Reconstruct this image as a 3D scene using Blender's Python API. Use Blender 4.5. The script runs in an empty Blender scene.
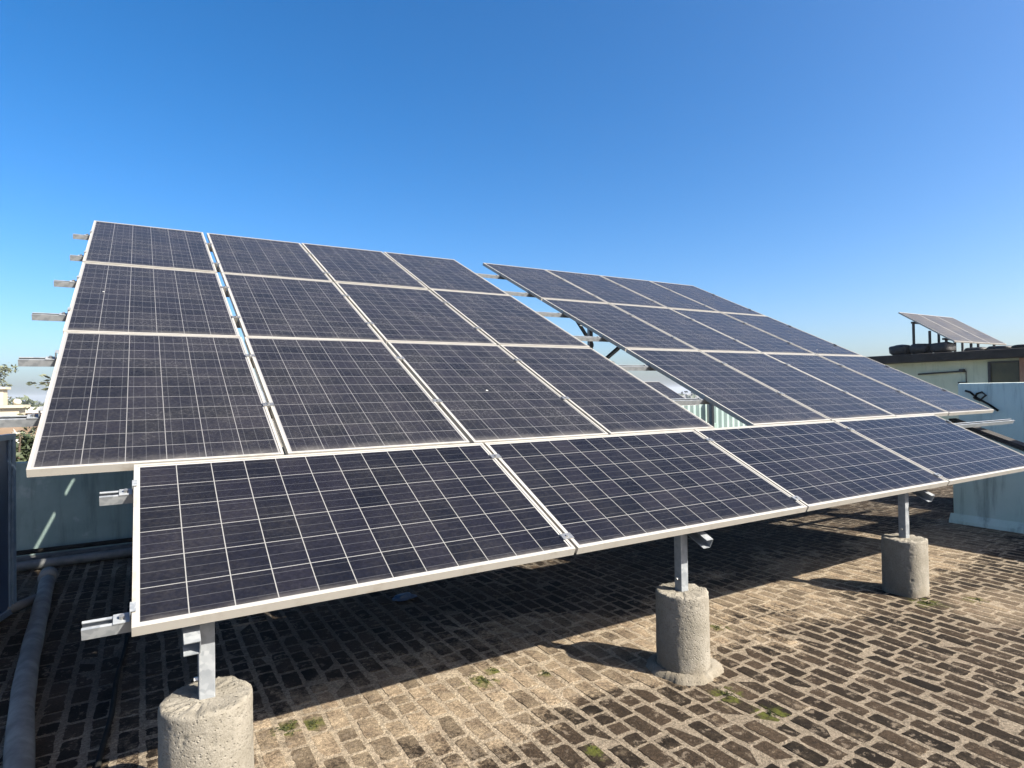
import bpy, bmesh, math, random
from mathutils import Vector, Matrix, noise
R = math.radians
rnd = random.Random(7)
S = bpy.context.scene
COL = S.collection

# ------------------------------------------------------------------ camera, sky, sun, exposure
cd = bpy.data.cameras.new('camera'); cam = bpy.data.objects.new('camera', cd); COL.objects.link(cam)
cd.sensor_width = 36.0; cd.lens = 21.588; cd.clip_start = 0.05; cd.clip_end = 20000
right = Vector((.85685, -.51533, -.01555)); down = Vector((-.00617, .0199, -.99978)); fwd = Vector((.51553, .85676, .01388))
cam.matrix_world = Matrix(((right.x, -down.x, -fwd.x, .0344), (right.y, -down.y, -fwd.y, -2.2794),
                           (right.z, -down.z, -fwd.z, .7201), (0, 0, 0, 1)))
S.camera = cam
SUN_EL = R(38.0)
SUN_H = Vector((.555, -.832)).normalized()               # horizontal direction towards the sun
w = bpy.data.worlds.new('World'); S.world = w; w.use_nodes = True
wn = w.node_tree.nodes; wl = w.node_tree.links
sky = wn.new('ShaderNodeTexSky'); sky.sky_type = 'NISHITA'; sky.sun_disc = False
sky.sun_elevation = SUN_EL; sky.sun_rotation = math.atan2(SUN_H.x, SUN_H.y)
sky.air_density = .75; sky.dust_density = 2.4; sky.ozone_density = 2.25; sky.altitude = 0
hs = wn.new('ShaderNodeHueSaturation'); hs.inputs['Saturation'].default_value = 1.4
wl.new(sky.outputs[0], hs.inputs['Color']); wl.new(hs.outputs[0], wn['Background'].inputs['Color']); wn['Background'].inputs['Strength'].default_value = .078
sd = bpy.data.lights.new('sun', 'SUN'); sd.energy = 5.0; sd.angle = R(.53); sd.color = (1, .93, .82)
sun = bpy.data.objects.new('sun', sd); COL.objects.link(sun)
tosun = Vector((SUN_H.x*math.cos(SUN_EL), SUN_H.y*math.cos(SUN_EL), math.sin(SUN_EL)))
sun.rotation_euler = tosun.to_track_quat('Z', 'Y').to_euler(); sun.location = (10, -15, 20)
S.view_settings.view_transform = 'Standard'; S.view_settings.look = 'None'
S.view_settings.exposure = 1.7; S.view_settings.gamma = 1.0

# ------------------------------------------------------------------ node helpers
class NT:
    def __init__(s, name):
        s.m = bpy.data.materials.new(name); s.m.use_nodes = True
        s.n = s.m.node_tree.nodes; s.l = s.m.node_tree.links
        s.b = s.n['Principled BSDF']
    def put(s, sock, v):
        if isinstance(v, bpy.types.NodeSocket): s.l.new(v, sock)
        elif v is not None:
            if sock.type == 'RGBA' and len(v) == 3: v = (*v, 1)
            sock.default_value = v
    def node(s, t, ins=None, **kw):
        n = s.n.new(t)
        for k, v in kw.items(): setattr(n, k, v)
        for k, v in (ins or {}).items(): s.put(n.inputs[k], v)
        return n
    def math(s, op, a, b=None, c=None, clamp=False):
        n = s.node('ShaderNodeMath', operation=op, use_clamp=clamp)
        for i, v in enumerate((a, b, c)):
            if v is not None: s.put(n.inputs[i], v)
        return n.outputs[0]
    def mix(s, f, a, b, mode='MIX'):
        n = s.node('ShaderNodeMix', data_type='RGBA', blend_type=mode)
        s.put(n.inputs[0], f); s.put(n.inputs[6], a); s.put(n.inputs[7], b)
        return n.outputs[2]
    def ramp(s, f, lo, hi, a=0., b=1., smooth=True):
        n = s.node('ShaderNodeMapRange', clamp=True)
        if smooth: n.interpolation_type = 'SMOOTHSTEP'
        for i, v in enumerate((f, lo, hi, a, b)): s.put(n.inputs[i], v)
        return n.outputs[0]
    def noise(s, scale, detail=4, rough=.55, vec=None, dist=0.):
        n = s.node('ShaderNodeTexNoise', {'Scale': scale, 'Detail': detail, 'Roughness': rough, 'Distortion': dist})
        if vec is not None: s.l.new(vec, n.inputs['Vector'])
        return n.outputs['Fac']
    def obj(s): return s.node('ShaderNodeTexCoord').outputs['Object']
    def pos(s): return s.node('ShaderNodeNewGeometry').outputs['Position']
    def bump(s, h, strength=.3, dist=.01):
        n = s.node('ShaderNodeBump', {'Strength': strength, 'Distance': dist, 'Height': h})
        s.l.new(n.outputs[0], s.b.inputs['Normal'])
    def set(s, **kw):
        for k, v in kw.items(): s.put(s.b.inputs[k.replace('_', ' ')], v)
        return s.m

def mottled(name, c1, c2, scale=6, rough=.8, metal=0., bump=.15, bscale=60, bdist=.004, lo=.35, hi=.7, spec=.5):
    t = NT(name); p = t.pos()
    f = t.ramp(t.noise(scale, 6, .6, p), lo, hi)
    t.bump(t.noise(bscale, 3, .6, p), bump, bdist)
    return t.set(Base_Color=t.mix(f, c1, c2), Roughness=rough, Metallic=metal, Specular_IOR_Level=spec)

# ------------------------------------------------------------------ materials
def mat_cells(name, d0, d1, line_c, dust_c, spec):
    t = NT(name)
    uv = t.node('ShaderNodeUVMap', uv_map='cells').outputs[0]
    sx = t.node('ShaderNodeSeparateXYZ', {0: uv}); u, v = sx.outputs[0], sx.outputs[1]
    fu, fv = t.math('FRACT', u), t.math('FRACT', v)
    def edge(f, wd):      # 1 near a cell border
        d = t.math('ABSOLUTE', t.math('SUBTRACT', f, .5))
        return t.math('GREATER_THAN', d, .5 - wd)
    g = t.math('MAXIMUM', edge(fu, .0105), edge(fv, .0125))
    out = t.math('MAXIMUM', t.math('GREATER_THAN', t.math('ABSOLUTE', t.math('SUBTRACT', u, 3)), 3.0),
                 t.math('GREATER_THAN', t.math('ABSOLUTE', t.math('SUBTRACT', v, 6)), 6.0))
    g = t.math('MAXIMUM', g, out)
    f3 = t.math('FRACT', t.math('MULTIPLY', fu, 3.))
    bus = t.math('LESS_THAN', t.math('ABSOLUTE', t.math('SUBTRACT', f3, .5)), .028)
    oi = t.node('ShaderNodeObjectInfo').outputs['Random']
    cell = t.node('ShaderNodeCombineXYZ', {0: t.math('FLOOR', u), 1: t.math('FLOOR', v), 2: t.math('MULTIPLY', oi, 37.)}).outputs[0]
    wn_ = t.node('ShaderNodeTexWhiteNoise', {0: cell}, noise_dimensions='3D').outputs[0]
    vor = t.node('ShaderNodeTexVoronoi', {'Vector': t.pos(), 'Scale': 95.}).outputs['Color']
    vx = t.node('ShaderNodeSeparateColor', {0: vor}).outputs[0]
    k = t.math('MULTIPLY_ADD', wn_, .55, .62)
    k = t.math('MULTIPLY', k, t.math('MULTIPLY_ADD', vx, .4, .8))
    tint = t.mix(wn_, (.0046, .0060, .0120), (.0062, .0064, .0108))
    base = t.mix(1., tint, t.node('ShaderNodeCombineColor', {0: k, 1: k, 2: k}).outputs[0], 'MULTIPLY')
    base = t.mix(t.math('MULTIPLY', bus, .085), base, (.30, .31, .32))
    base = t.mix(t.math('MULTIPLY', g, t.mix(out, (.62,)*3, (.95,)*3)), base, line_c)
    # dust: patchy film, thicker along the lower rim, plus a few droppings
    p = t.pos()
    off = t.node('ShaderNodeVectorMath', {0: p, 1: t.node('ShaderNodeCombineXYZ', {2: t.math('MULTIPLY', oi, 50.)}).outputs[0]}, operation='ADD').outputs[0]
    d = t.ramp(t.noise(3.2, 6, .65, off), .3, .78, d0, d1)
    fine = t.ramp(t.noise(60, 3, .6, off), .35, .75, .6, 1.4)
    d = t.math('MULTIPLY', d, fine)
    low = t.node('ShaderNodeUVMap', uv_map='panel').outputs[0]
    lowy = t.node('ShaderNodeSeparateXYZ', {0: low}).outputs[1]
    rim = t.math('MULTIPLY', t.ramp(lowy, .0, .055, .34, 0.), t.ramp(t.noise(9, 4, .6, off), .3, .7, .3, 1.3))
    d = t.math('ADD', d, rim, clamp=True)
    base = t.mix(d, base, dust_c)
    dv = t.node('ShaderNodeTexVoronoi', {'Vector': off, 'Scale': 3.1}, feature='F1')
    spot = t.math('LESS_THAN', t.math('ADD', dv.outputs['Distance'], t.math('MULTIPLY', t.noise(45, 2, .5, off), .035)), .046)
    pick = t.math('GREATER_THAN', t.node('ShaderNodeSeparateColor', {0: dv.outputs['Color']}).outputs[1], .72)
    spot = t.math('MULTIPLY', spot, pick)
    base = t.mix(t.math('MULTIPLY', spot, .85), base, (.5, .49, .45))
    rr = t.math('ADD', t.math('MULTIPLY', d, 1.0), .17, clamp=True)
    t.set(Base_Color=base, Roughness=rr, Specular_IOR_Level=spec, Sheen_Weight=.13, Sheen_Roughness=.30, Sheen_Tint=(.88, .78, .66))
    return t.m

def mat_frame():
    t = NT('weathered aluminium frame'); p = t.pos()
    dirt = t.ramp(t.noise(7, 7, .7, p), .5, .78)
    c = t.mix(t.math('MULTIPLY', dirt, .55), (.3008, .2880, .2592), (.1600, .1312, .0960))
    t.bump(t.noise(180, 2, .5, p), .05, .002)
    return t.set(Base_Color=c, Roughness=.5, Metallic=.15)

def mat_galv():
    t = NT('galvanized steel'); p = t.obj()
    v = t.node('ShaderNodeTexVoronoi', {'Vector': p, 'Scale': 55.}).outputs['Color']
    k = t.node('ShaderNodeSeparateColor', {0: v}).outputs[0]
    f = t.math('ADD', t.math('MULTIPLY', k, .5), t.math('MULTIPLY', t.noise(14, 5, .65, p), .5))
    return t.set(Base_Color=t.mix(f, (.1472, .1632, .1792), (.2688, .2816, .2880)), Roughness=t.ramp(f, .2, .8, .34, .58), Metallic=.25)

def mat_concrete():
    t = NT('rough cast concrete'); p = t.obj()
    f = t.ramp(t.noise(5, 6, .65, p), .35, .7)
    c = t.mix(f, (.1504, .1376, .1120), (.2176, .2016, .1696))
    g = t.ramp(t.noise(110, 3, .7, p), .36, .5)
    zz = t.node('ShaderNodeSeparateXYZ', {0: p}).outputs[2]
    damp = t.ramp(t.math('ADD', zz, t.math('MULTIPLY', t.noise(7, 5, .65, p), .22)), .10, .22, .45, 0.)
    c = t.mix(damp, c, (.13, .105, .07))
    c = t.mix(t.math('MULTIPLY', t.math('SUBTRACT', 1., g), .5), c, (.10, .09, .07))
    v = t.node('ShaderNodeTexVoronoi', {'Vector': p, 'Scale': 70.}).outputs['Distance']
    h = t.math('ADD', t.math('MULTIPLY', t.noise(130, 4, .7, p), .7), t.math('MULTIPLY', t.ramp(v, .1, .35), .5))
    t.bump(h, .75, .008)
    return t.set(Base_Color=c, Roughness=.95, Specular_IOR_Level=.15)

def mat_roof(is_brick):
    t = NT('worn roof bricks' if is_brick else 'sandy mortar bed'); p = t.pos()
    xyz = t.node('ShaderNodeSeparateXYZ', {0: p}); X, Y = xyz.outputs[0], xyz.outputs[1]
    n1 = t.noise(1.3, 5, .6, p); n2 = t.noise(9, 6, .7, p); n3 = t.noise(70, 4, .75, p); n4 = t.noise(230, 3, .7, p)
    # sandy film left by run-off: a wandering band under the front of the array, its upper side faded early to paint the shaded floor darker
    yy = t.math('ADD', Y, t.math('MULTIPLY', t.math('SUBTRACT', n1, .5), 2.3))
    yy = t.math('SUBTRACT', yy, t.math('MULTIPLY', X, .03))
    band = t.math('MULTIPLY', t.ramp(yy, -.22, .40), t.ramp(yy, .65, 1.25, 1., .0))
    nearleft = t.math('MULTIPLY', t.ramp(X, .7, 1.9, 1., 0.), t.math('MULTIPLY', t.ramp(Y, -.5, .1, .5, .8), t.ramp(Y, .75, 1.15, 1., 0.)))
    band = t.math('MAXIMUM', band, nearleft)
    band = t.math('MULTIPLY', band, t.ramp(X, -.3, .5, .25, 1.))
    film = t.math('ADD', t.math('MULTIPLY', band, .78), t.math('ADD', t.math('MULTIPLY', t.math('SUBTRACT', n2, .5), 1.3), t.math('MULTIPLY', t.math('SUBTRACT', n3, .5), .9)))
    film = t.ramp(film, .22, .72)
    patch = t.ramp(t.math('ADD', t.math('ADD', t.math('POWER', t.math('MULTIPLY', t.math('SUBTRACT', X, 5.15), 1.3), 2.),
                   t.math('POWER', t.math('MULTIPLY', t.math('ADD', Y, .38), 1.9), 2.)), t.math('MULTIPLY', t.math('SUBTRACT', n2, .5), .9)), .12, .55, 1., 0.)
    film = t.math('MAXIMUM', film, t.math('MULTIPLY', patch, .9))
    filmc = t.mix(t.ramp(n2, .3, .7), (.165, .122, .082), (.31, .245, .165)) if is_brick else t.mix(t.ramp(n2, .3, .7), (.23, .185, .132), (.355, .295, .212))
    grain = t.math('MULTIPLY', t.ramp(n3, .3, .7, .50, 1.42), t.ramp(n4, .33, .67, .62, 1.36))
    gc = t.node('ShaderNodeCombineColor', {0: grain, 1: grain, 2: grain}).outputs[0]
    if is_brick:
        a = t.node('ShaderNodeVertexColor', layer_name='brick_tone').outputs[0]
        r = t.node('ShaderNodeSeparateColor', {0: a}); r0, r1 = r.outputs[0], r.outputs[1]
        c = t.mix(r0, (.0070, .0051, .0032), (.0384, .0269, .0173))
        c = t.mix(t.ramp(n2, .45, .8, 0., .35), c, (.0768, .0576, .0384))
        big = t.ramp(t.noise(2.2, 5, .65, p), .3, .7, .6, 1.35)
        c = t.mix(.8, c, t.node('ShaderNodeCombineColor', {0: big, 1: big, 2: big}).outputs[0], 'MULTIPLY')
        film = t.math('MULTIPLY', film, t.ramp(r1, 0., 1., .72, 1.06))
        film = t.math('MAXIMUM', film, t.math('MULTIPLY', t.ramp(n2, .58, .72), .4), clamp=True)
        c = t.mix(t.math('MULTIPLY', film, t.ramp(r0, 0., 1., .48, .84), clamp=True), c, filmc)
        c = t.mix(.95, c, gc, 'MULTIPLY')
        smear = t.ramp(t.math('ADD', t.noise(19, 5, .7, p), t.math('MULTIPLY', t.math('SUBTRACT', n4, .5), .25)), .57, .63, 0., .75)
        c = t.mix(smear, c, t.mix(n3, (.09, .07, .05), (.19, .155, .115)))
        moss = None
        for mx, my, rad in MOSS:
            dd = t.math('SQRT', t.math('ADD', t.math('POWER', t.math('SUBTRACT', X, mx), 2.), t.math('POWER', t.math('SUBTRACT', Y, my), 2.)))
            m_ = t.ramp(t.math('ADD', dd, t.math('MULTIPLY', t.math('SUBTRACT', t.noise(28, 4, .7, p), .5), rad*2.2)), rad*.25, rad*.85, 1., 0.)
            moss = m_ if moss is None else t.math('MAXIMUM', moss, m_)
        c = t.mix(t.math('MULTIPLY', moss, t.ramp(n2, .3, .6, .35, .9)), c, t.mix(n3, (.018, .022, .005), (.10, .11, .018)))
        h = t.math('ADD', t.math('MULTIPLY', n3, .8), t.math('ADD', n2, t.math('MULTIPLY', n4, .3)))
        t.bump(h, .9, .009)
    else:
        c = t.mix(n2, (.1120, .0880, .0624), (.2760, .2320, .1720))
        c = t.mix(t.math('MULTIPLY', film, .7), c, filmc)
        far = t.ramp(Y, .7, 1.8, 0., .8)  # shade under the array painted into the mortar colour
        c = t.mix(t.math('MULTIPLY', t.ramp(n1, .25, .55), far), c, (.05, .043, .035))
        c = t.mix(.9, c, gc, 'MULTIPLY')
        t.bump(t.math('ADD', t.math('ADD', n3, t.math('MULTIPLY', n4, .5)), t.math('MULTIPLY', n2, .8)), 1., .014)
    return t.set(Base_Color=c, Roughness=.95, Specular_IOR_Level=.12)

MOSS = [(.59, .70, .10), (.70, .68, .09), (1.58, .63, .13), (1.68, .68, .08), (1.67, -.19, .07), (2.53, -.17, .12), (2.55, -.40, .11),
        (1.9, .52, .06), (4.75, -.05, .14), (5.1, -.2, .1), (3.2, .45, .08), (1.2, -.35, .05)]

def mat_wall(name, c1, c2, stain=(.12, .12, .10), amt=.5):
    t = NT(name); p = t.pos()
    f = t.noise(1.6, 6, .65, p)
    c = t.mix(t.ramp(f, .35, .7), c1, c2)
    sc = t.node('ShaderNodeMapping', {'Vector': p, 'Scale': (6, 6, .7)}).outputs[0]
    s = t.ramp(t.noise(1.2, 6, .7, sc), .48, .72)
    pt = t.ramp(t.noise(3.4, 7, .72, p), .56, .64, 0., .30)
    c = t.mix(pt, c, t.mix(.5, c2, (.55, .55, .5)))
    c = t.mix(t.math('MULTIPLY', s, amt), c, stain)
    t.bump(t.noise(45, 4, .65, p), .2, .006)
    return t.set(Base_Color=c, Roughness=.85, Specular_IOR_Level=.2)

M_CELL = mat_cells('polycrystalline cells under dusty glass', .044, .125, (.205, .205, .205), (.165, .157, .146), .055); M_CELLD = mat_cells('polycrystalline cells under thick dust', .22, .42, (.25, .25, .25), (.18, .17, .155), .06); M_CELLF = mat_cells('polycrystalline cells under cleaner glass', .014, .055, (.28, .28, .27), (.172, .160, .145), .05); M_FRAME = mat_frame(); M_GALV = mat_galv(); M_CONC = mat_concrete()
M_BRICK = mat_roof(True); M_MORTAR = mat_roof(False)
M_BACK = mottled('backsheet greyed to cut bounce', (.2304, .2304, .2240), (.1792, .1760, .1664), 4, .6)  # greyed to cut bounce light and deepen the shade under the array
M_BOLT = mottled('zinc bolt', (.2688, .2688, .2560), (.3968, .3968, .3840), 40, .4, .8)
M_BLACKM = mottled('dark painted steel', (.010, .010, .010), (.02, .02, .02), 8, .55)
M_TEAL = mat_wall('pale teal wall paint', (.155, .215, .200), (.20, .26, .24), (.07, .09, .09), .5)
M_BLUEW = mat_wall('light blue wall paint', (.64, .70, .61), (.69, .74, .66), (.16, .19, .18), .5)
M_LOWW = mat_wall('grey green wall paint', (.50, .58, .48), (.57, .63, .54), (.13, .15, .13), .6)
M_CREAM = mat_wall('pale green house paint', (.44, .47, .35), (.50, .52, .40), (.2, .2, .16), .4)
M_SLAB = mottled('blackened roof edge', (.010, .009, .008), (.025, .022, .02), 3, .9)
M_SACK = mottled('black plastic sacking', (.006, .006, .006), (.015, .014, .013), 9, .6, 0, .6, 14, .03)
M_NAVY = mottled('navy sheet steel', (.009, .022, .058), (.016, .036, .085), 5, .4, 0, .08)
M_NAVYF = mottled('blue grey painted tube', (.09, .14, .20), (.15, .21, .28), 14, .45, .2, .1)
M_PVC = mottled('weathered grey pvc', (.085, .085, .08), (.16, .16, .15), 7, .8, 0, .35, 30, .006, spec=.2)
M_DARKPIPE = mottled('dark pipe', (.05, .055, .055), (.11, .11, .105), 9, .6)
M_CABLE = mottled('black cable', (.010, .010, .009), (.02, .02, .018), 9, .9, spec=.05)
M_BLUEBAG = mottled('faded blue plastic', (.012, .03, .07), (.02, .05, .10), 20, .5)
M_WHITE = mottled('whitewash', (.3712, .3520, .3072), (.4096, .3904, .3456), 1.2, .85)
M_CREAMH = mottled('cream plaster', (.3456, .3008, .2176), (.3840, .3456, .2688), .8, .9)
M_REDH = mottled('brick red plaster', (.1920, .0896, .0576), (.2688, .1536, .1024), 1, .9)
M_BROWNH = mottled('tan plaster', (.13, .09, .06), (.18, .13, .09), 1, .9)
M_GLASSD = mottled('dark window glass', (.012, .014, .016), (.03, .032, .03), 3, .15)
M_DOOR = mottled('dark olive door', (.025, .025, .006), (.06, .055, .018), 3, .5)
M_GREENS = mottled('green corrugated sheet', (.1664, .2304, .2176), (.2304, .2880, .2752), 2, .55)
M_BARK = mottled('bark', (.05, .035, .025), (.11, .08, .055), 12, .95, 0, .8, 30, .02)
M_LEAF = mottled('leaves', (.018, .03, .010), (.045, .06, .022), 3, .7)
M_LEAFP = mottled('dusty leaves', (.0576, .0704, .0384), (.1152, .1216, .0704), 5, .75)
M_DLEAF = mottled('distant leaves', (.03, .045, .025), (.065, .08, .04), .5, .8)
M_FLOWER = mottled('white petals', (.3360, .3280, .3040), (.4000, .3920, .3600), 9, .7)
M_GROUND = mottled('dusty town ground', (.1024, .0896, .0640), (.1728, .1536, .1152), .05, .95, 0, 0)
M_ROOFC = mottled('bare concrete slab', (.22, .20, .17), (.32, .30, .26), 1.5, .95)

# ------------------------------------------------------------------ mesh helpers
def link(name, bm, mat, parent=None, smooth=False, recalc=True):
    if recalc: bmesh.ops.recalc_face_normals(bm, faces=bm.faces)
    me = bpy.data.meshes.new(name); bm.to_mesh(me); bm.free()
    for m in (mat if isinstance(mat, (list, tuple)) else [mat]): me.materials.append(m)
    if smooth:
        for p in me.polygons: p.use_smooth = True
    o = bpy.data.objects.new(name, me); COL.objects.link(o)
    if parent: o.parent = parent
    return o
def tag(o, label, cat, group=None):
    o['label'] = label; o['category'] = cat
    if group: o['group'] = group
    return o
def thing(name, label, cat, loc=(0, 0, 0), rot=(0, 0, 0), group=None):
    o = bpy.data.objects.new(name, None); COL.objects.link(o)
    o.location = loc; o.rotation_euler = rot; o.empty_display_size = .1
    return tag(o, label, cat, group)
def struct(o): o['kind'] = 'structure'; return o
def copy_tree(o, parent=None):
    c = o.copy(); COL.objects.link(c)
    if parent: c.parent = parent
    for ch in list(o.children): copy_tree(ch, c)
    return c
def box(bm, a, b, mi=0):
    x0, y0, z0 = a; x1, y1, z1 = b
    v = [bm.verts.new(q) for q in ((x0,y0,z0),(x1,y0,z0),(x1,y1,z0),(x0,y1,z0),(x0,y0,z1),(x1,y0,z1),(x1,y1,z1),(x0,y1,z1))]
    fs = []
    for f in ((0,3,2,1),(4,5,6,7),(0,1,5,4),(1,2,6,5),(2,3,7,6),(3,0,4,7)):
        g = bm.faces.new([v[i] for i in f]); g.material_index = mi; fs.append(g)
    return v
def bevel(bm, off, seg=2):
    bmesh.ops.bevel(bm, geom=list(bm.edges), offset=off, segments=seg, affect='EDGES', profile=.6)
def extrude(bm, prof, p0, p1, xa, ya, caps=True):
    """sweep closed 2-D profile (list of (a,b)) from p0 to p1; a along xa, b along ya"""
    p0, p1, xa, ya = map(Vector, (p0, p1, xa, ya))
    r0 = [bm.verts.new(p0 + xa*a + ya*b) for a, b in prof]; r1 = [bm.verts.new(p1 + xa*a + ya*b) for a, b in prof]
    n = len(prof)
    for i in range(n): bm.faces.new((r0[i], r0[(i+1) % n], r1[(i+1) % n], r1[i]))
    if caps: bm.faces.new(r0); bm.faces.new(r1[::-1])
def tube(bm, pts, rad, n=12, caps=True):
    pts = [Vector(p) for p in pts]; rings = []
    for i, p in enumerate(pts):
        d = (pts[min(i+1, len(pts)-1)] - pts[max(i-1, 0)]).normalized()
        up = Vector((0, 0, 1)) if abs(d.z) < .9 else Vector((1, 0, 0))
        a = d.cross(up).normalized(); b = a.cross(d).normalized()
        r = rad[i] if isinstance(rad, (list, tuple)) else rad
        rings.append([bm.verts.new(p + (a*math.cos(2*math.pi*k/n) + b*math.sin(2*math.pi*k/n))*r) for k in range(n)])
    for q in range(len(rings)-1):
        for k in range(n): bm.faces.new((rings[q][k], rings[q][(k+1) % n], rings[q+1][(k+1) % n], rings[q+1][k]))
    if caps: bm.faces.new(rings[0][::-1]); bm.faces.new(rings[-1])
def chan(wd, ht, t, lip=0.):
    """C profile, opening towards -a: web at a=wd; b from 0 to ht"""
    if lip: return [(0,0),(wd,0),(wd,ht),(0,ht),(0,ht-lip),(t,ht-lip),(t,ht-t),(wd-t,ht-t),(wd-t,t),(t,t),(t,lip),(0,lip)]
    return [(0,0),(wd,0),(wd,ht),(0,ht),(0,ht-t),(wd-t,ht-t),(wd-t,t),(0,t)]
def leaf_cloud(bm, c, rad, n, size, rng, flat=.0, mi=0):
    for _ in range(n):
        d = Vector((rng.gauss(0,1), rng.gauss(0,1), rng.gauss(0,1))).normalized() * (rng.random()**.45)
        p = Vector(c) + Vector((d.x*rad[0], d.y*rad[1], d.z*rad[2]))
        s = size*rng.uniform(.6, 1.4)
        a = Vector((rng.gauss(0,1), rng.gauss(0,1), rng.gauss(0,.6))).normalized()
        b = a.cross(Vector((rng.gauss(0,1), rng.gauss(0,1), rng.gauss(0,1)))).normalized()
        f = bm.faces.new([bm.verts.new(p+q) for q in (-a*s, b*s*.45, a*s, -b*s*.45)]); f.material_index = mi

# ------------------------------------------------------------------ the setting
G = -.81                                   # roof level
TOWN = -8.0
bm = bmesh.new()
N = 64; cv = bm.verts.new((0, 0, TOWN)); ring = [bm.verts.new((1500*math.cos(2*math.pi*i/N), 1500*math.sin(2*math.pi*i/N), TOWN)) for i in range(N)]
for i in range(N): bm.faces.new((cv, ring[i], ring[(i+1) % N]))
struct(link('ground', bm, M_GROUND))

RX0, RX1, RY0, RY1 = -3.2, 12.0, -4.2, 5.22
bm = bmesh.new(); box(bm, (RX0, RY0, G-.35), (RX1, RY1+.12, G-.03)); struct(link('roof_slab', bm, M_ROOFC))
# mortar bed: a gently uneven sheet
bm = bmesh.new(); nx, ny = 150, 92
grid = [[bm.verts.new((RX0+(RX1-RX0)*i/nx, RY0+(RY1-RY0)*j/ny, 0)) for j in range(ny+1)] for i in range(nx+1)]
def und(x, y): return .010*noise.noise(Vector((x*.8, y*.8, 3.1)))
for row in grid:
    for v in row: v.co.z = G + und(v.co.x, v.co.y)
for i in range(nx):
    for j in range(ny): bm.faces.new((grid[i][j], grid[i+1][j], grid[i+1][j+1], grid[i][j+1]))
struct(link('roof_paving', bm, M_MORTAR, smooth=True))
# bricks laid in rows running up the roof, uneven lengths, worn rounded corners
bm = bmesh.new(); lay = bm.loops.layers.float_color.new('brick_tone')
PIT = .1055; x = RX0+.05; row_i = 0
while x < RX1-.1:
    y = RY0 - rnd.random()*.24
    bw = .0860 + rnd.uniform(-.008, .006)
    while y < RY1-.02:
        L = .182*rnd.choice((1, 1, 1, 1, 1.05, .96, .48, .5, .75)) + rnd.uniform(-.008, .008)
        gap = rnd.uniform(.012, .026)
        y1 = y + L
        if y1 > RY0 and y1 < RY1:
            tone, wear = rnd.random(), rnd.random()
            skew = rnd.uniform(-.004, .004); cx, cy = x+bw/2, (y+y1)/2; hx, hy = bw/2, L/2
            bend = -.028*max(0, min(1, (x-1.5)/2.5))       # rows drift slightly towards the right side of the roof
            out = []; base = []
            seed = Vector((x*7, y*7, 0))
            per = []
            ns, nl = 5, 9; ch = [rnd.choice((.06, .10, .16, .30)) for _ in range(4)]
            ex = [-1+2*i/(ns-1) for i in range(ns)]; ey = [-1+2*i/(nl-1) for i in range(nl)]
            for q_, (sx, sy) in enumerate(((-1,-1), (1,-1), (1,1), (-1,1))):
                kx, ky = ch[q_], ch[q_]*.45
                if q_ == 0: per += [(-1, -1+ky), (-1+kx, -1)] + [(u_, -1) for u_ in ex[1:-1]]
                if q_ == 1: per += [(1-kx, -1), (1, -1+ky)] + [(1, v_) for v_ in ey[1:-1]]
                if q_ == 2: per += [(1, 1-ky), (1-kx, 1)] + [(u_, 1) for u_ in ex[-2:0:-1]]
                if q_ == 3: per += [(-1+kx, 1), (-1, 1-ky)] + [(-1, v_) for v_ in ey[-2:0:-1]]
            np_ = len(per)
            zt = G + und(cx, cy) + .0014 + rnd.uniform(-.0012, .0012)
            tx, ty = rnd.uniform(-.015, .015), rnd.uniform(-.01, .01)
            vs_t, vs_b = [], []
            for (ux, uy) in per:
                nn = 1 + .10*noise.noise(seed + Vector((ux*2.2, uy*4.2, 1.7))) + .10*noise.noise(seed+Vector((ux*7, uy*12, 5)))
                px = ux*hx*nn + rnd.uniform(-.0016, .0016); py = uy*hy*(1+(nn-1)*.45) + rnd.uniform(-.0022, .0022)
                wx, wy = cx+px+skew*uy, cy+py
                wx += bend*(wy-0.0)*(-1)*.9 if wy < 1.5 else bend*1.5*(-1)*.9
                vs_b.append(bm.verts.new((wx, wy, zt-.012)))
                wx2, wy2 = cx+px*.91+skew*uy, cy+py*.96
                wx2 += bend*(wy2-0.0)*(-1)*.9 if wy2 < 1.5 else bend*1.5*(-1)*.9
                vs_t.append(bm.verts.new((wx2, wy2, zt + px*tx + py*ty)))
            fs = [bm.faces.new(vs_t)]
            for k in range(np_): fs.append(bm.faces.new((vs_b[k], vs_b[(k+1) % np_], vs_t[(k+1) % np_], vs_t[k])))
            for f in fs:
                for lp in f.loops: lp[lay] = (tone, wear, 0, 1)
        y = y1 + gap
    x += PIT + rnd.uniform(-.003, .003); row_i += 1
struct(link('roof_bricks', bm, M_BRICK, recalc=False))

# back parapet, near right wall, rear right wall
def wallbox(name, a, b, mat, label, cat='wall', bev=.012):
    bm = bmesh.new(); box(bm, a, b); bevel(bm, bev)
    return tag(link(name, bm, mat), label, cat)
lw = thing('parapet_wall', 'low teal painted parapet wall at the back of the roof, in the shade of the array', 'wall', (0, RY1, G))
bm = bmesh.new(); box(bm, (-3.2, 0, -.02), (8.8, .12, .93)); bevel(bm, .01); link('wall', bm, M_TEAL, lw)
bm = bmesh.new(); box(bm, (-3.2, -.10, -.02), (8.8, .0, .035)); bevel(bm, .012); link('skirting', bm, M_DARKPIPE, lw)

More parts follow.
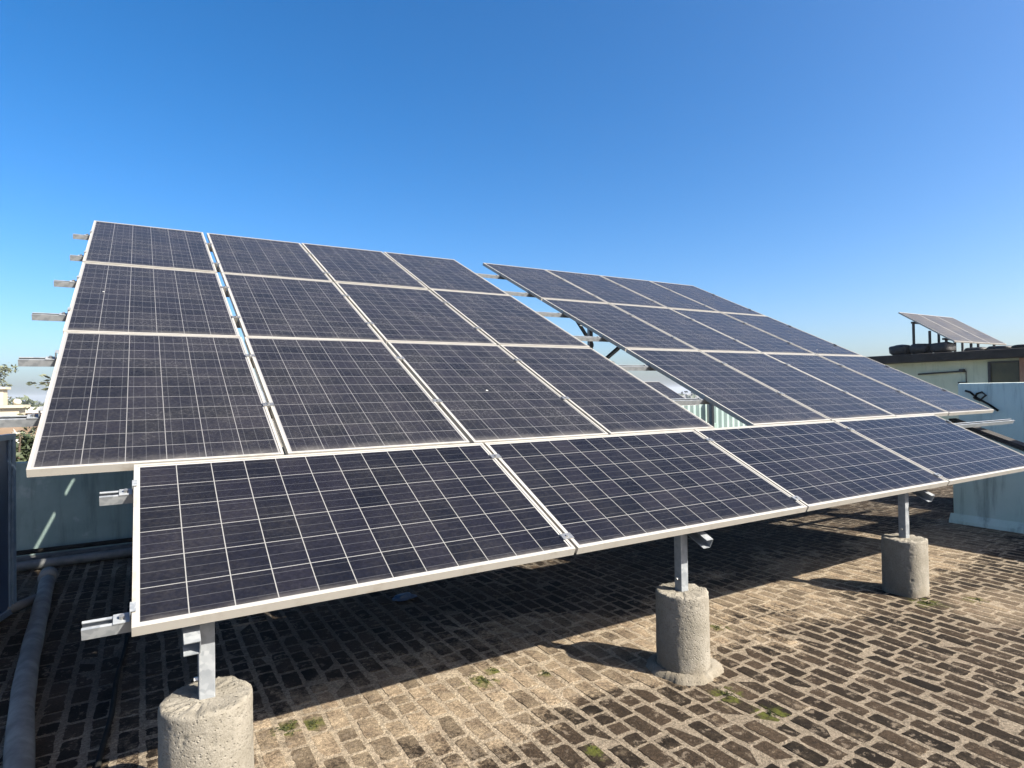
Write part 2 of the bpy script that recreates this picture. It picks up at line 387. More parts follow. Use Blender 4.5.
t = thing('side_wall', 'grey green wall with sloping top beyond the right end of the front panel row', 'wall', (7.83, 1.10, G))
bm = bmesh.new()
prof = [(-1.498, -.02), (0, -.02), (0, 1.10), (-.95, .72), (-1.498, .52)]
extrude(bm, prof, (0, 0, 0), (.13, 0, 0), (0, 1, 0), (0, 0, 1)); link('wall', bm, M_LOWW, t)
bm = bmesh.new()
prof = [(-1.498, .54), (-.95, .74), (.02, 1.12), (.02, 1.16), (-.95, .785), (-1.498, .585)]
extrude(bm, prof, (-.02, 0, 0), (.15, 0, 0), (0, 1, 0), (0, 0, 1)); link('coping', bm, M_SLAB, t)
bm = bmesh.new(); box(bm, (.002, -6.5, -.02), (2.4, -1.5, 1.85)); bevel(bm, .015); link('stair_room', bm, M_LOWW, t)
bm = bmesh.new(); extrude(bm, [(0, -.01), (-.055, -.01), (-.045, .03), (0, .10)], (0, .03, 0), (0, -.995, 0), (1, 0, 0), (0, 0, 1)); link('plinth', bm, M_LOWW, t)

t = thing('stair_wall', 'light blue painted wall with a flat top beside the pale green house', 'wall', (9.45, 1.72, G))
bm = bmesh.new(); box(bm, (0, -6, -.02), (.14, 0, 1.56)); bevel(bm, .02); link('wall', bm, M_BLUEW, t)
bm = bmesh.new()
for pts in ([(-.02,-.10,1.46),(-.03,-.16,1.44),(-.03,-.24,1.36),(-.02,-.36,1.28),(-.02,-.46,1.20)],
            [(-.03,-.20,1.36),(-.04,-.24,1.42),(-.05,-.30,1.44),(-.04,-.34,1.40),(-.04,-.27,1.33),(-.03,-.21,1.36)]):
    tube(bm, pts, .014, 8)
tag(link('cable', bm, M_CABLE), 'short looped black cable hanging on the light blue wall', 'cable').location = t.location

# moss: ragged tufts in the joints
g = random.Random(21); bm = bmesh.new()
for mx, my, rad in MOSS:
    for q in range(int(1500*rad)):
        a = g.uniform(0, 6.283); rr = rad*.75*math.sqrt(g.random())*(.55+.45*math.sin(a*3+mx*9))
        px, py = mx+rr*math.cos(a), my+rr*math.sin(a)
        if noise.noise(Vector((px*16, py*16, 2))) < -.05: continue
        z = G + und(px, py) + .003
        sz = g.uniform(.003, .007); b = g.uniform(0, 6.283)
        v = [bm.verts.new((px+sz*math.cos(b), py+sz*math.sin(b), z)), bm.verts.new((px-sz*math.cos(b), py-sz*math.sin(b), z)),
             bm.verts.new((px+g.uniform(-.004, .004), py+g.uniform(-.004, .004), z+g.uniform(.002, .008)))]
        bm.faces.new(v)
M_MOSS = mottled('moss', (.0144, .0208, .0040), (.0560, .0640, .0112), 60, .9)
o = link('moss', bm, M_MOSS, recalc=False); o['kind'] = 'stuff'; o['label'] = 'small tufts of green moss growing in the brick joints'; o['category'] = 'moss'

# ------------------------------------------------------------------ solar array
TILT = R(25.605); CT, ST = math.cos(TILT), math.sin(TILT); V_END = 5.941; U_OFF = -.3754
def AP(U, V, W=0.):
    return Vector((U + U_OFF, (V_END-V)*CT - W*ST, (V_END-V)*ST + W*CT))
def make_panel(wd, ln, landscape, label, group):
    """origin at the middle of the lower edge; x across, y up the slope, z out of the glass"""
    W_, H_ = (ln, wd) if landscape else (wd, ln)
    r = thing('solar_panel', label, 'solar panel', (0, 0, 0), (TILT, 0, 0), group)
    x0, x1, y0, y1 = -W_/2, W_/2, 0, H_
    bm = bmesh.new(); fl, ft, dp = .013, .0018, .037
    # each bar: lip on top, tall outer web, inner return flange below
    prof = [(0, 0), (fl, 0), (fl, -ft), (ft, -ft), (ft, -dp+ft), (.024, -dp+ft), (.024, -dp), (0, -dp)]
    C = [(x0, y0), (x1, y0), (x1, y1), (x0, y1)]
    ins = [(1, 1), (-1, 1), (-1, -1), (1, -1)]
    rings = []
    for (cx, cy), (ix, iy) in zip(C, ins):
        rings.append([bm.verts.new((cx+ix*a, cy+iy*a, b)) for a, b in prof])
    for k in range(4):
        A_, B_ = rings[k], rings[(k+1) % 4]
        for i in range(len(prof)): bm.faces.new((A_[i], A_[(i+1) % len(prof)], B_[(i+1) % len(prof)], B_[i]))
    link('frame', bm, M_FRAME, r)
    bm = bmesh.new(); i = .004; zt = -.0032
    v = [bm.verts.new(q) for q in ((x0+i, y0+i, zt), (x1-i, y0+i, zt), (x1-i, y1-i, zt), (x0+i, y1-i, zt))]
    f = bm.faces.new(v); bm.normal_update()
    l1 = bm.loops.layers.uv.new('cells'); l2 = bm.loops.layers.uv.new('panel')
    mg = .021
    for lp in f.loops:
        q = lp.vert.co
        a = (q.x - (x0+mg)) / (W_-2*mg); b = (q.y - (y0+mg)) / (H_-2*mg)
        lp[l1].uv = (b*6, a*12) if landscape else (a*6, b*12)
        lp[l2].uv = ((q.x-x0)/W_, (q.y-y0)/H_)
    link('glass', bm, M_CELLF if landscape else M_CELL, r, recalc=False)
    bm = bmesh.new(); box(bm, (x0+i, y0+i, -.0085), (x1-i, y1-i, -.0045)); link('backsheet', bm, M_BACK, r)
    jb = bmesh.new(); box(jb, (-.06, H_-.20, -.026), (.06, H_-.10, -.009)); bevel(jb, .003); link('junction_box', jb, M_BLACKM, r)
    return r
ORD = ['leftmost', 'second from the left', 'third from the left', 'rightmost']
ROWN = ['top', 'middle', 'lowest']
PW, PL = 1.008, 1.630
US_A = [-.010, 1.036, 2.066, 3.096]; US_B = [4.557 + 1.0595*i for i in range(4)]
rowV = [1.630, 3.287, 4.934]           # lower edge of each upright row
first = None
for blk, (u0, pitch, bn) in enumerate(((0., 1.0385, 'nearer'), (4.557, 1.0648, 'farther'))):
    for r_ in range(3):
        for c in range(4):
            lab = f'upright solar panel, {ROWN[r_]} row of the {bn} half, {ORD[c]} there'
            if first is None: first = make_panel(PW, PL, False, lab, 'upright solar panels of the large array'); o = first
            else: o = copy_tree(first)
            o['label'] = lab; o['group'] = 'upright solar panels of the large array'
            if blk: o.scale = (1.03, 1, 1)
            du = (.009, -.009, 0, 0)[c] if (blk == 0 and r_ == 2) else 0
            o.location = AP((US_A if blk == 0 else US_B)[c] + du + PW/2*(1.03 if blk else 1), rowV[r_], rnd.uniform(-.002, .002))
            o.rotation_euler = (TILT + rnd.uniform(-.0015, .0015), rnd.uniform(-.0015, .0015), rnd.uniform(-.001, .001))
FL, FW = 1.733, .992; fp = 1.7514
FN = ['nearest the camera over the left concrete pillar', 'second from the left, over the middle concrete pillar',
      'third from the left, over the far concrete pillar', 'rightmost, ending in front of the grey green wall']
ff = None
for c in range(4):
    lab = 'sideways solar panel of the front row, ' + FN[c]
    if ff is None: ff = make_panel(FW, FL, True, lab, 'sideways solar panels of the front row'); o = ff
    else: o = copy_tree(ff)
    o['label'] = lab
    o.location = AP(.3754 + c*fp + FL/2 - .002*c, V_END, rnd.uniform(-.001, .001))

# purlins: lipped channels across the slope, slot upwards, with clamps at the panel joints
def make_purlin(V, U0, U1, label, joints, endU, group):
    s = .041
    o = thing('purlin', label, 'purlin', AP(U0, V, -.0785), (TILT, 0, 0), group)
    bm = bmesh.new(); Ln = U1-U0
    # profile in local (y,z): slot on top
    pr = [(-s/2, 0), (s/2, 0), (s/2, s), (.010, s), (.010, s-.003), (s/2-.003, s-.003), (s/2-.003, .003), (-s/2+.003, .003), (-s/2+.003, s-.003), (-.010, s-.003), (-.010, s), (-s/2, s)]
    extrude(bm, pr, (0, 0, 0), (Ln, 0, 0), (0, 1, 0), (0, 0, 1)); link('channel', bm, M_GALV, o)
    # end clamp: folded plate gripping the panel edge, with a bolt
    for e, sg in ((endU[0], -1), (endU[1], 1)):
        x = e - U0
        bm = bmesh.new()
        a, b = sorted((x+sg*.004, x+sg*.052))
        box(bm, (a, -.022, s+.0008), (b, .022, s+.0045))
        a, b = sorted((x+sg*.0025, x+sg*.006)); box(bm, (a, -.022, s+.005), (b, .022, .083))
        a, b = sorted((x-sg*.012, x+sg*.0055)); box(bm, (a, -.022, .0836), (b, .022, .0866))
        cl = link('end_clamp', bm, M_GALV, o)
        bm = bmesh.new(); tube(bm, [(x+sg*.028, 0, s+.0046), (x+sg*.028, 0, s+.016)], .009, 6); link('bolt', bm, M_BOLT, cl)
    for j in joints:
        x = j - U0
        bm = bmesh.new(); box(bm, (x-.030, -.020, .0796), (x+.030, .020, .0826)); box(bm, (x-.012, -.020, s+.001), (x+.012, .020, .0790))
        cl = link('mid_clamp', bm, M_BOLT, o)
        bm = bmesh.new(); tube(bm, [(x, 0, .0827), (x, 0, .089)], .008, 6); link('bolt', bm, M_BOLT, cl)
    return o
jA = [1.017, 2.055, 3.085]; jB = [u - .011 for u in US_B[1:]]
PN = ['topmost', 'second from the top', 'third from the top', 'fourth from the top', 'fifth from the top', 'sixth down, reaching far left']
for k, (V, U0) in enumerate(((.54, -.152), (1.335, -.118), (2.115, -.16), (2.885, -.208), (3.655, -.184), (4.385, -2.1))):
    o = make_purlin(V, U0, 8.80, f'galvanized purlin sticking out past the left panel edge, {PN[k]}'.rstrip(','), jA+jB, (-.010, 8.743), 'purlins under the array')
    for e, sg in ((4.105, 1), (4.557, -1)):
        bm = bmesh.new(); x = e - U0; a, b = sorted((x+sg*.003, x+sg*.045)); box(bm, (a, -.02, .0418), (b, .02, .0455))
        a, b = sorted((x+sg*.003, x+sg*.0065)); box(bm, (a, -.02, .0455), (b, .02, .0815))
        link('end_clamp', bm, M_GALV, o)
jF = [.3754 + (i+1)*fp - .0102 for i in range(3)]
make_purlin(5.109, .255, 8.86, 'galvanized purlin under the upper edge of the front row of sideways panels', jF, (.3754, 7.340), 'purlins under the array')
make_purlin(5.8526, .240, 7.42, 'galvanized purlin under the bottom edge of the front row, end above left pillar', jF, (.3754, 7.340), 'purlins under the array')

# rafters, posts, pillars
POST_Y = .16
bays = [(.222, .150, .47, 'left', 'nearest'), (2.572, .14, .425, 'middle', 'middle'), (4.895, .136, .40, 'far', 'farthest')]
def make_rafter(xc, label):
    o = thing('rafter', label, 'rafter', (xc, 0, 0), (TILT, 0, 0), 'rafters under the array')
    bm = bmesh.new()
    extrude(bm, chan(.05, .055, .003), (-.025, -.03, -.135), (-.025, V_END-.2, -.135), (1, 0, 0), (0, 0, 1))
    link('channel', bm, M_GALV, o)
    return o
for xc, lab in ((.170, 'steel channel rafter whose open end shows under the frame beside the left post'),
                (2.633, 'steel channel rafter ending right of the middle post'),
                (5.01, 'steel channel rafter ending right of the far post'),
                (7.20, 'steel channel rafter under the right end of the array')):
    make_rafter(xc, lab)
def make_post(x, y, zb, label, brace=False):
    o = thing('steel_post', label, 'post', (x, y, zb), (0, 0, 0), 'posts carrying the array')
    ztop = y*math.tan(TILT) - .135/CT + .02 if True else 0
    bm = bmesh.new(); box(bm, (-.026, -.026, -.06), (.026, .026, ztop + .05 - zb)); bevel(bm, .004); link('tube', bm, M_GALV, o)
    bm = bmesh.new(); tube(bm, [(-.026, 0, .07), (-.040, 0, .07)], .009, 6); link('bolt', bm, M_BOLT, o)
    if brace:
        bm = bmesh.new(); z1 = (y+.75)*math.tan(TILT) - .17
        extrude(bm, chan(.04, .04, .003), (.032, .02, ztop-zb-.45), (.032, .72, z1-zb), (1, 0, 0), (0, 0, 1)); link('brace', bm, M_GALV, o)
        bm = bmesh.new(); z1 = (y-.75)*math.tan(TILT) - .17
        extrude(bm, chan(.04, .04, .003), (.032, -.02, ztop-zb-.75), (.032, -.72, z1-zb), (1, 0, 0), (0, 0, 1)); link('brace', bm, M_GALV, o)
    return o
def make_pillar(x, y, rad, h, label, collar=False, seed=0, rough=1., square=0.):
    o = thing('concrete_pillar', label, 'pillar', (x, y, G), (0, 0, 0), 'cast concrete pillars under the array')
    bm = bmesh.new(); n, m = 120, 56; rings = []; seam = -1.15 + .5*math.sin(seed*2.3)
    for j in range(m+1):
        z = -.03 + (h+.03)*j/m; rg = []
        for k in range(n):
            a = 2*math.pi*k/n; ca, sa = math.cos(a), math.sin(a)
            q = 1/((abs(ca)**(2+square)+abs(sa)**(2+square))**(1/(2+square)))
            p = Vector((ca, sa, z*3+seed*9))
            r = rad*q*(1 + .010*noise.noise(p*1.3) + .007*noise.noise(p*5) + .007*noise.noise(p*14)) * (1+.02*(1-j/m))
            r += .0045*math.exp(-(((a-seam+math.pi) % (2*math.pi)-math.pi)/.035)**2)
            pit = noise.noise(Vector((ca*rad*60, sa*rad*60, z*60+seed)))
            if pit > .42: r -= .006*(pit-.42)/.3
            zz = z
            if j == m: zz += .010*noise.noise(p*3)+.006*noise.noise(p*9); r *= .985
            rg.append(bm.verts.new((r*ca, r*sa, zz)))
        rings.append(rg)
    prev = rings[-1]
    for s_ in (.93, .8, .6, .35):
        rg = []
        for k in range(n):
            v = prev[k].co; a = 2*math.pi*k/n
            p = Vector((math.cos(a)*s_*6, math.sin(a)*s_*6, seed))
            rg.append(bm.verts.new((rad*s_*math.cos(a), rad*s_*math.sin(a), h + .004 + .010*noise.noise(p) + .006*noise.noise(p*3.3))))
        rings.append(rg); prev = rg
    for q in range(len(rings)-1):
        for k in range(n): bm.faces.new((rings[q][k], rings[q][(k+1) % n], rings[q+1][(k+1) % n], rings[q+1][k]))
    bm.faces.new(prev)
    link('column', bm, M_CONC, o, smooth=True)
    if collar:
        bm = bmesh.new(); rings = []
        for j, (rr, zz) in enumerate(((1.0, .030), (1.10, .034), (1.22, .026), (1.34, .014), (1.45, -.01))):
            rg = []
            for k in range(n):
                a = 2*math.pi*k/n; p = Vector((math.cos(a)*1.4, math.sin(a)*1.4, seed+2))
                e = 1 + (.16*noise.noise(p*1.1)+.07*noise.noise(p*4)+.03*noise.noise(p*11))*(j/4)
                e += .10*max(0, math.cos(a+.3))*(j/4)
                rg.append(bm.verts.new((rad*rr*e*math.cos(a), rad*rr*e*math.sin(a), zz + .006*noise.noise(p*5+Vector((0, 0, j))))))
            rings.append(rg)
        for q in range(4):
            for k in range(n): bm.faces.new((rings[q][k], rings[q][(k+1) % n], rings[q+1][(k+1) % n], rings[q+1][k]))
        link('mortar_collar', bm, M_CONC, o, smooth=True)
    return o
for (x, rad, h, nm, nm2), sq in zip(bays, (0, 0, .8)):
    make_pillar(x, POST_Y, rad, h, {'left': 'rough cast concrete pillar cut by the bottom of the picture, nearest of the three',
                'middle': 'round concrete pillar with a crumbly mortar collar at its foot', 'far': 'darker squarish concrete pillar farthest along the front row'}[nm],
                nm == 'middle', len(nm), square=sq)
    make_post(x, POST_Y, G+h, f'square galvanized steel post standing in the {nm2} front pillar')
BN = ['left', 'second', 'third', 'right']
for k, x in enumerate((.212, 2.572, 4.925, 7.14)):
    make_pillar(x, 3.9, .15, .4, f'shaded concrete pillar at the back of the array, {BN[k]} of its row', seed=k+4)
    make_post(x, 3.9, G+.4, f'tall braced steel post under the upper part of the array, {BN[k]} of its row', brace=True)

# ------------------------------------------------------------------ things on the roof
def P_(x, y, z): return (x, y, G+z)
t = thing('drain_pipe', 'thick weathered grey drain pipe lying across the shaded bricks at the left', 'pipe', (0, 0, G))
bm = bmesh.new(); pts = []
for i in range(22):
    q = i/21; yy = 4.08 - q*4.9
    pts.append((-.645 + .04*(4.08-yy) + .0119*(4.08-yy)**2 + .010*math.sin(q*9), yy, .054 + .003*math.sin(q*13)))
tube(bm, pts, [.052+.002*math.sin(i*2.1) for i in range(22)], 20); link('pipe', bm, M_PVC, t, smooth=True)
bm = bmesh.new(); tube(bm, [(-.642, 3.98, .08), (-.645, 4.12, .08)], [.062, .062], 20); link('socket', bm, M_PVC, t, smooth=True)
bm = bmesh.new(); tube(bm, [(-.62, 3.50, .06), (-.74, 3.36, .05), (-1.1, 3.0, .045)], .036, 14)
tag(link('side_pipe', bm, M_PVC, smooth=True), 'short thin pipe joining the thick drain pipe below the navy panel', 'pipe').location = (0, 0, G)
bm = bmesh.new(); tube(bm, [(-2.6, 4.62, .05), (-.8, 4.69, .05), (.5, 4.74, .05), (3.5, 4.8, .05)], .043, 14)
tag(link('wall_pipe', bm, M_DARKPIPE, smooth=True), 'long thin dark pipe lying along the foot of the teal parapet', 'pipe').location = (0, 0, G)
bm = bmesh.new(); tube(bm, [(-2.6, 4.98, .11), (.5, 5.02, .11), (3.5, 5.02, .11)], .022, 10)
tag(link('conduit', bm, M_CABLE, smooth=True), 'black cable conduit running low along the teal parapet', 'conduit').location = (0, 0, G)
bm = bmesh.new(); tube(bm, [(-.03, 5.15, .02), (-.03, 5.15, .72)], .022, 10)
for z in (.12, .42): box(bm, (-.06, 5.12, z), (0, 5.20, z+.025))
tag(link('downpipe', bm, M_PVC, smooth=False), 'thin vertical grey pipe fixed to the teal parapet behind the front row', 'pipe').location = (0, 0, G)
bm = bmesh.new(); pts = [(-.06-.043*(2.4-2.4+.19*i)+.006*math.sin(i*1.3), 2.4-.19*i, .016) for i in range(14)]
tube(bm, pts, .012, 8)
tag(link('cable', bm, M_CABLE, smooth=True), 'dark cable lying on the shaded bricks left of the nearest pillar', 'cable').location = (0, 0, G)
bm = bmesh.new(); bmesh.ops.create_icosphere(bm, subdivisions=3, radius=1)
for v in bm.verts:
    k = 1 + .35*noise.noise(v.co*1.7+Vector((4, 1, 0)))
    v.co = Vector((v.co.x*.085*k, v.co.y*.05*k, max(0, v.co.z)*.035*k + .002))
o = tag(link('plastic_bag', bm, M_BLUEBAG, smooth=False), 'crumpled faded blue plastic scrap lying in the shadow under the front row', 'plastic scrap'); o.location = (1.70, 2.10, G+.004)

t = thing('metal_board', 'navy blue framed sheet steel panel standing at the left edge of the roof', 'metal panel', (-.77, 3.36, G+.02), (0, 0, math.atan2(-.965, -.262)))
W_, H_ = 1.0, 1.27
bm = bmesh.new(); box(bm, (.03, -.006, .03), (W_-.03, .006, H_-.03)); link('sheet', bm, M_NAVY, t)
bm = bmesh.new()
box(bm, (0, -.022, 0), (.04, .022, H_)); box(bm, (W_-.04, -.022, 0), (W_, .022, H_)); box(bm, (.0405, -.0215, 0), (W_-.0405, .0215, .04)); box(bm, (.0405, -.0215, H_-.04), (W_-.0405, .0215, H_))
link('frame', bm, M_NAVYF, t)
bm = bmesh.new(); box(bm, (.055, -.016, .041), (.075, .016, H_-.041)); link('stile', bm, M_NAVYF, t)

# ------------------------------------------------------------------ the pale green house on the right
BX = 18.0
h = thing('house', 'pale green flat roofed house behind the array, solar panels on its roof', 'house', (BX, 3, TOWN))
def hb(name, a, b, mat, bev=.01, par=h):
    bm = bmesh.new(); box(bm, a, b)
    if bev: bevel(bm, bev)
    return link(name, bm, mat, par)
ZR = 1.60-TOWN
hb('wall', (0, -8, 0), (7, 4.35, ZR-.24), M_CREAM)
rf = hb('roof', (-.35, -8.3, ZR-.239), (7.3, 4.60, ZR-.02), M_SLAB, .03)
d = hb('door', (-.03, 1.04, ZR-2.4), (.02, 1.60, ZR-.34), M_DOOR, .004)
bm = bmesh.new(); box(bm, (-.06, 1.6005, ZR-2.4), (.03, 1.66, ZR-.30)); box(bm, (-.06, 1.0, ZR-.339), (.03, 1.60, ZR-.30)); link('door_frame', bm, M_BLACKM, d)
hb('brick_pier', (-.12, .70, ZR-2.6), (.0, .998, ZR-.245), M_REDH, .006)
bm = bmesh.new(); tube(bm, [(-.05, 2.15, ZR-.50), (-.06, 2.3, ZR-.52), (-.06, 3.25, ZR-.56)], .022, 10)
box(bm, (-.10, 2.17, ZR-.54), (-.0, 2.27, ZR-.46)); link('conduit', bm, M_BLACKM, h)
bm = bmesh.new(); box(bm, (-.10, 2.13, ZR-.87), (0, 2.30, ZR-.79)); box(bm, (-.03, 2.135, ZR-.79), (-.015, 2.15, ZR-.51)); link('wall_lamp', bm, M_BLACKM, h)
# panels on that roof
dusty = [c for c in first.children if c.name.startswith('glass')][0].data.copy(); dusty.name = 'dusty_glass'; dusty.materials[0] = M_CELLD
t34 = R(34); N3 = ['left', 'middle', 'right']
for k in range(3):
    o = copy_tree(first); o['label'] = f'distant solar panel on the roof of the pale green house, {N3[k]} of three'; o['group'] = 'solar panels on the house roof'
    for ch in o.children:
        if ch.name.startswith('glass'): ch.data = dusty
    o.location = (BX+.50+k*1.01, 5.38, 1.87); o.rotation_euler = (t34, 0, 0)
st = thing('panel_stand', 'dark steel legs holding the three panels on the house roof', 'stand', (BX, 5.4, 1.60))
for x in (.12, 1.5, 2.9):
    bm = bmesh.new(); box(bm, (x-.025, 1.0, -.01), (x+.025, 1.05, .88)); link('leg', bm, M_BLACKM, st)
    bm = bmesh.new(); box(bm, (x-.025, .60, -.01), (x+.025, .65, .60)); link('leg', bm, M_BLACKM, st)
    bm = bmesh.new(); box(bm, (x-.025, .21, -.01), (x+.025, .26, .34)); link('leg', bm, M_BLACKM, st)
bm = bmesh.new()
for y in (.25, 1.0): box(bm, (0, y-.03, y*math.tan(t34)+.155), (3.0, y+.03, y*math.tan(t34)+.205))
link('rail', bm, M_BLACKM, st)
sk = [(.15, 6.78), (.17, 6.26), (.15, 5.74), (.5, 5.1), (.5, 4.6), (.45, 4.05)]
SN = ['left end of the row', 'second in the row', 'under the panel edge, third in the row', 'fourth in the row', 'fifth in the row', 'right end of the row']
for k, (dx, y) in enumerate(sk):
    bm = bmesh.new(); bmesh.ops.create_icosphere(bm, subdivisions=3, radius=1)
    hh = .15 if k < 3 else .06
    for v in bm.verts:
        n_ = 1+.16*noise.noise(v.co*1.6+Vector((k*5, 0, 0)))
        sgn = lambda q: math.copysign(abs(q)**.6, q)
        v.co = Vector((sgn(v.co.x)*.24, sgn(v.co.y)*.25, sgn(v.co.z)*hh))*n_
    o = tag(link('sack', bm, M_SACK, smooth=True), f'black filled sack on the house roof edge, {SN[k]}', 'sack', 'sacks along the house roof'); o.location = (BX+dx, y, 1.585+hh*.95)

# ------------------------------------------------------------------ seen through the gap between the halves
bm = bmesh.new(); n = 90
prev = None
for i in range(n+1):
    x = 8.8 + 6.0*i/n; yy = 8.3 + .03*math.sin(i*2.1)
    a, b = bm.verts.new((x, yy, -3)), bm.verts.new((x, yy, .34 + (.05 if (i//15) % 2 else 0)))
    c, d_ = bm.verts.new((x, yy+.01, -3)), bm.verts.new((x, yy+.01, .34 + (.05 if (i//15) % 2 else 0)))
    if prev: bm.faces.new((prev[0], a, b, prev[1])); bm.faces.new((prev[2], prev[3], d_, c)); bm.faces.new((prev[1], b, d_, prev[3]))
    prev = (a, b, c, d_)
fo = thing('sheet_fence', 'green corrugated sheet fence glimpsed through the gap between the array halves', 'fence', (0, 0, 0))
link('sheet', bm, M_GREENS, fo)
bm = bmesh.new(); box(bm, (11.95, 8.15, -3), (12.03, 8.23, .42)); link('fence_post', bm, M_WHITE, fo)
for k in range(3):
    o = copy_tree(first); o['label'] = f'solar panel of the table behind, seen through the gap, {N3[k]} of three'; o['group'] = 'solar panels of the table behind'
    o.location = (11.0+k*1.02, 10.0, .28); o.rotation_euler = (TILT, 0, 0)
st = thing('panel_stand', 'steel frame carrying the three panels of the table behind', 'stand', (10.5, 10, -3))
for x in (.3, 2.8):
    for y, z in ((.15, .30), (1.3, .85)):
        bm = bmesh.new(); box(bm, (x-.03, y-.03, 0), (x+.03, y+.03, 3+z)); link('leg', bm, M_GALV, st)

# ------------------------------------------------------------------ the town on the left
def simple_house(name, label, loc, size, mat, wins, rotz=0., parapet=True, roofmat=None):
    o = thing(name, label, 'house', loc, (0, 0, rotz)); sx, sy, sz = size
    bm = bmesh.new(); box(bm, (0, 0, 0), (sx, sy, sz)); link('wall', bm, mat, o)
    bm = bmesh.new(); box(bm, (-.25, -.25, sz+.002), (sx+.25, sy+.25, sz+.18))
    if parapet:
        for a, b in (((-.1,-.1),(sx+.1,.1)), ((-.1,sy-.1),(sx+.1,sy+.1))): box(bm, (*a, sz+.182), (*b, sz+.7))
    link('roof', bm, roofmat or mat, o)
    for (x, z, ww, hh) in wins:
        bm = bmesh.new(); box(bm, (x-.06, -.07, z-.06), (x+ww+.06, .0, z+hh+.06)); f = link('window', bm, M_WHITE, o)
        bm = bmesh.new(); box(bm, (x, -.085, z), (x+ww, -.072, z+hh)); link('pane', bm, M_GLASSD, f)
    return o
hs = simple_house('house', 'cream plastered house with a taller block, left edge behind the purlin', (-17.0, 48.8, TOWN), (10.1, 2.6, 8.22), M_CREAMH, [(6.5, 4.4, 1.1, 1.3), (8.6, 4.4, 1.1, 1.3), (3, 4.4, 1.1, 1.3)], parapet=False)
bm = bmesh.new(); box(bm, (0, .3, 8.405), (9.25, 1.8, 9.45)); box(bm, (-.2, .1, 9.452), (9.4, 2.0, 9.6)); link('upper_block', bm, M_CREAMH, hs)
bm = bmesh.new(); bmesh.ops.create_uvsphere(bm, u_segments=16, v_segments=10, radius=.24)
for v in bm.verts: v.co.z *= .9
bmesh.ops.translate(bm, verts=bm.verts, vec=(9.78, 1.6, 8.60)); link('water_tank', bm, M_WHITE, hs, smooth=True)
simple_house('house', 'distant low house with a red brown upper wall beside the left panel edge', (-15.0, 100, TOWN), (6.5, 8, 7.0), M_REDH, [(1, 4, 1.2, 1.4), (3.5, 4, 1.2, 1.4)], roofmat=M_WHITE)
simple_house('house', 'tan house with dark windows just beyond the teal parapet', (-6.3, 35.6, TOWN), (3.4, 6, 6.9), M_BROWNH, [(.5, 5.2, 1.0, .5), (1.75, 5.5, .9, .45), (2.2, 4.0, .9, 1.2)])
def tree(label, loc, h, trunk_r, crown, n, leaf, mat, seed, airy=False, name='tree'):
    g = random.Random(seed); o = thing(name, label, 'tree', loc)
    bm = bmesh.new()
    tp = [(0, 0, 0), (g.uniform(-.1, .1)*h*.1, 0, h*.35), (g.uniform(-.2, .2)*h*.15, g.uniform(-.1, .1)*h*.1, h*.7), (0, 0, h*.93)]
    tube(bm, tp, [trunk_r, trunk_r*.75, trunk_r*.45, trunk_r*.15], 10)
    tips = []
    for i in range(14):
        a = g.uniform(0, 6.283); z0 = h*g.uniform(.45, .85); L = crown*g.uniform(.5, 1.0)
        p0 = Vector((0, 0, z0)); p1 = p0 + Vector((math.cos(a)*L*.5, math.sin(a)*L*.5, L*.25)); p2 = p0 + Vector((math.cos(a)*L, math.sin(a)*L, L*g.uniform(.3, .7)))
        tube(bm, [p0, p1, p2], [trunk_r*.32, trunk_r*.2, trunk_r*.07], 6); tips += [p1, p2]
    link('trunk', bm, M_BARK, o)
    bm = bmesh.new()
    for p in tips + [Vector((0, 0, h*.95))]:
        s = crown*g.uniform(.22, .40)
        leaf_cloud(bm, p, (s, s, s*.8), n//len(tips), leaf, g)
    link('crown', bm, mat, o, recalc=False)
    return o
tree('airy tree rising above the cream house at the left picture edge', (-10.9, 62.0, TOWN), 12.8, .25, 1.9, 1500, .15, M_LEAFP, 3)
tree('sparse leafy tree top showing beside the left edge of the array', (-2.6, 28.5, TOWN), 10.9, .16, 1.35, 700, .12, M_LEAFP, 11)
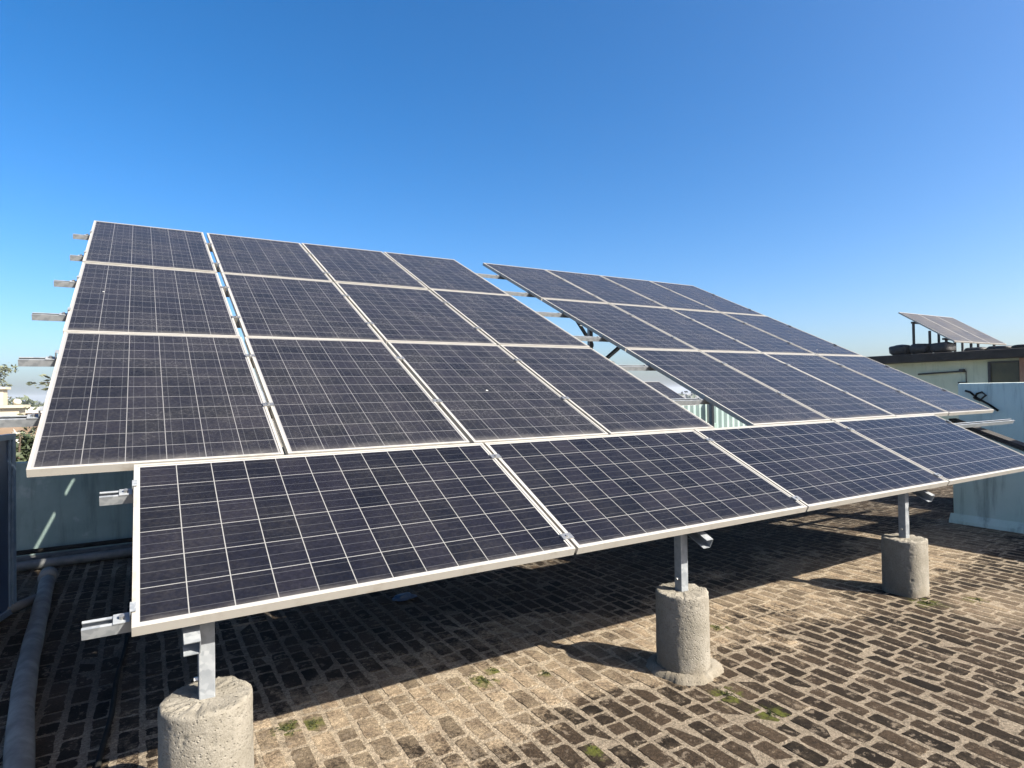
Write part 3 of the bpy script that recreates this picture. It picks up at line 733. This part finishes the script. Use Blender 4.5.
for k, (x, y, hh, c) in enumerate(((-26, 118, 6.6, 4.0), (-19, 126, 7.6, 4.5), (-13, 122, 6.7, 4.2), (-8, 130, 6.9, 4.4))):
    tree(['dark round tree in the hazy distance, left of the tree row', 'taller distant tree, second in the hazy row', 'low distant tree, third in the hazy row', 'distant tree at the right of the hazy row'][k],
         (x, y, TOWN), hh, .3, c, 1300, .5, M_DLEAF, 20+k)
g = random.Random(5); bm = bmesh.new()
for i in range(150):
    a = R(g.uniform(-62, 75)); D = g.uniform(330, 900); hh = g.uniform(5, 8.5)
    leaf_cloud(bm, (D*math.sin(a), D*math.cos(a), TOWN+hh*.5), (hh*1.3, hh*1.3, hh*.5), 70, 1.8, g)
o = link('distant_trees', bm, M_DLEAF, recalc=False); o['kind'] = 'stuff'; o['label'] = 'hazy belt of far trees on the horizon'; o['category'] = 'trees'
# flowering shrub behind the parapet
g = random.Random(9); sh = thing('shrub', 'bushy shrub with white flowers behind the teal parapet wall', 'shrub', (-1.75, 8.9, TOWN))
bm = bmesh.new()
for i in range(7): tube(bm, [(0, 0, 0), (g.uniform(-.3, .3), g.uniform(-.2, .2), 5.5), (g.uniform(-.7, .7), g.uniform(-.4, .4), 8.2)], [.05, .035, .012], 6)
link('stem', bm, M_BARK, sh)
bm = bmesh.new()
for i in range(110): leaf_cloud(bm, (g.uniform(-.9, .62), g.uniform(-.5, .5), g.uniform(6.9, 8.22)), (.2, .2, .16), 110, .045, g)
for i in range(18): leaf_cloud(bm, (g.uniform(-.85, .72), g.uniform(-.65, .3), g.uniform(7.2, 8.4)), (.05, .05, .05), 10, .032, g, mi=1)
link('foliage', bm, [M_LEAF, M_FLOWER], sh, recalc=False)

# thin dusty air over the town
bm = bmesh.new(); box(bm, (-1600, -1600, TOWN-1), (1600, 1600, 9.5))
hm = bpy.data.materials.new('thin haze'); hm.use_nodes = True; n_ = hm.node_tree.nodes
n_.remove(n_['Principled BSDF']); pv = n_.new('ShaderNodeVolumePrincipled')
pv.inputs['Color'].default_value = (.80, .88, 1, 1); pv.inputs['Density'].default_value = .0004
hm.node_tree.links.new(pv.outputs[0], n_['Material Output'].inputs['Volume'])
o = link('haze', bm, hm); o['kind'] = 'stuff'; o['label'] = 'thin pale haze over the town'; o['category'] = 'haze'
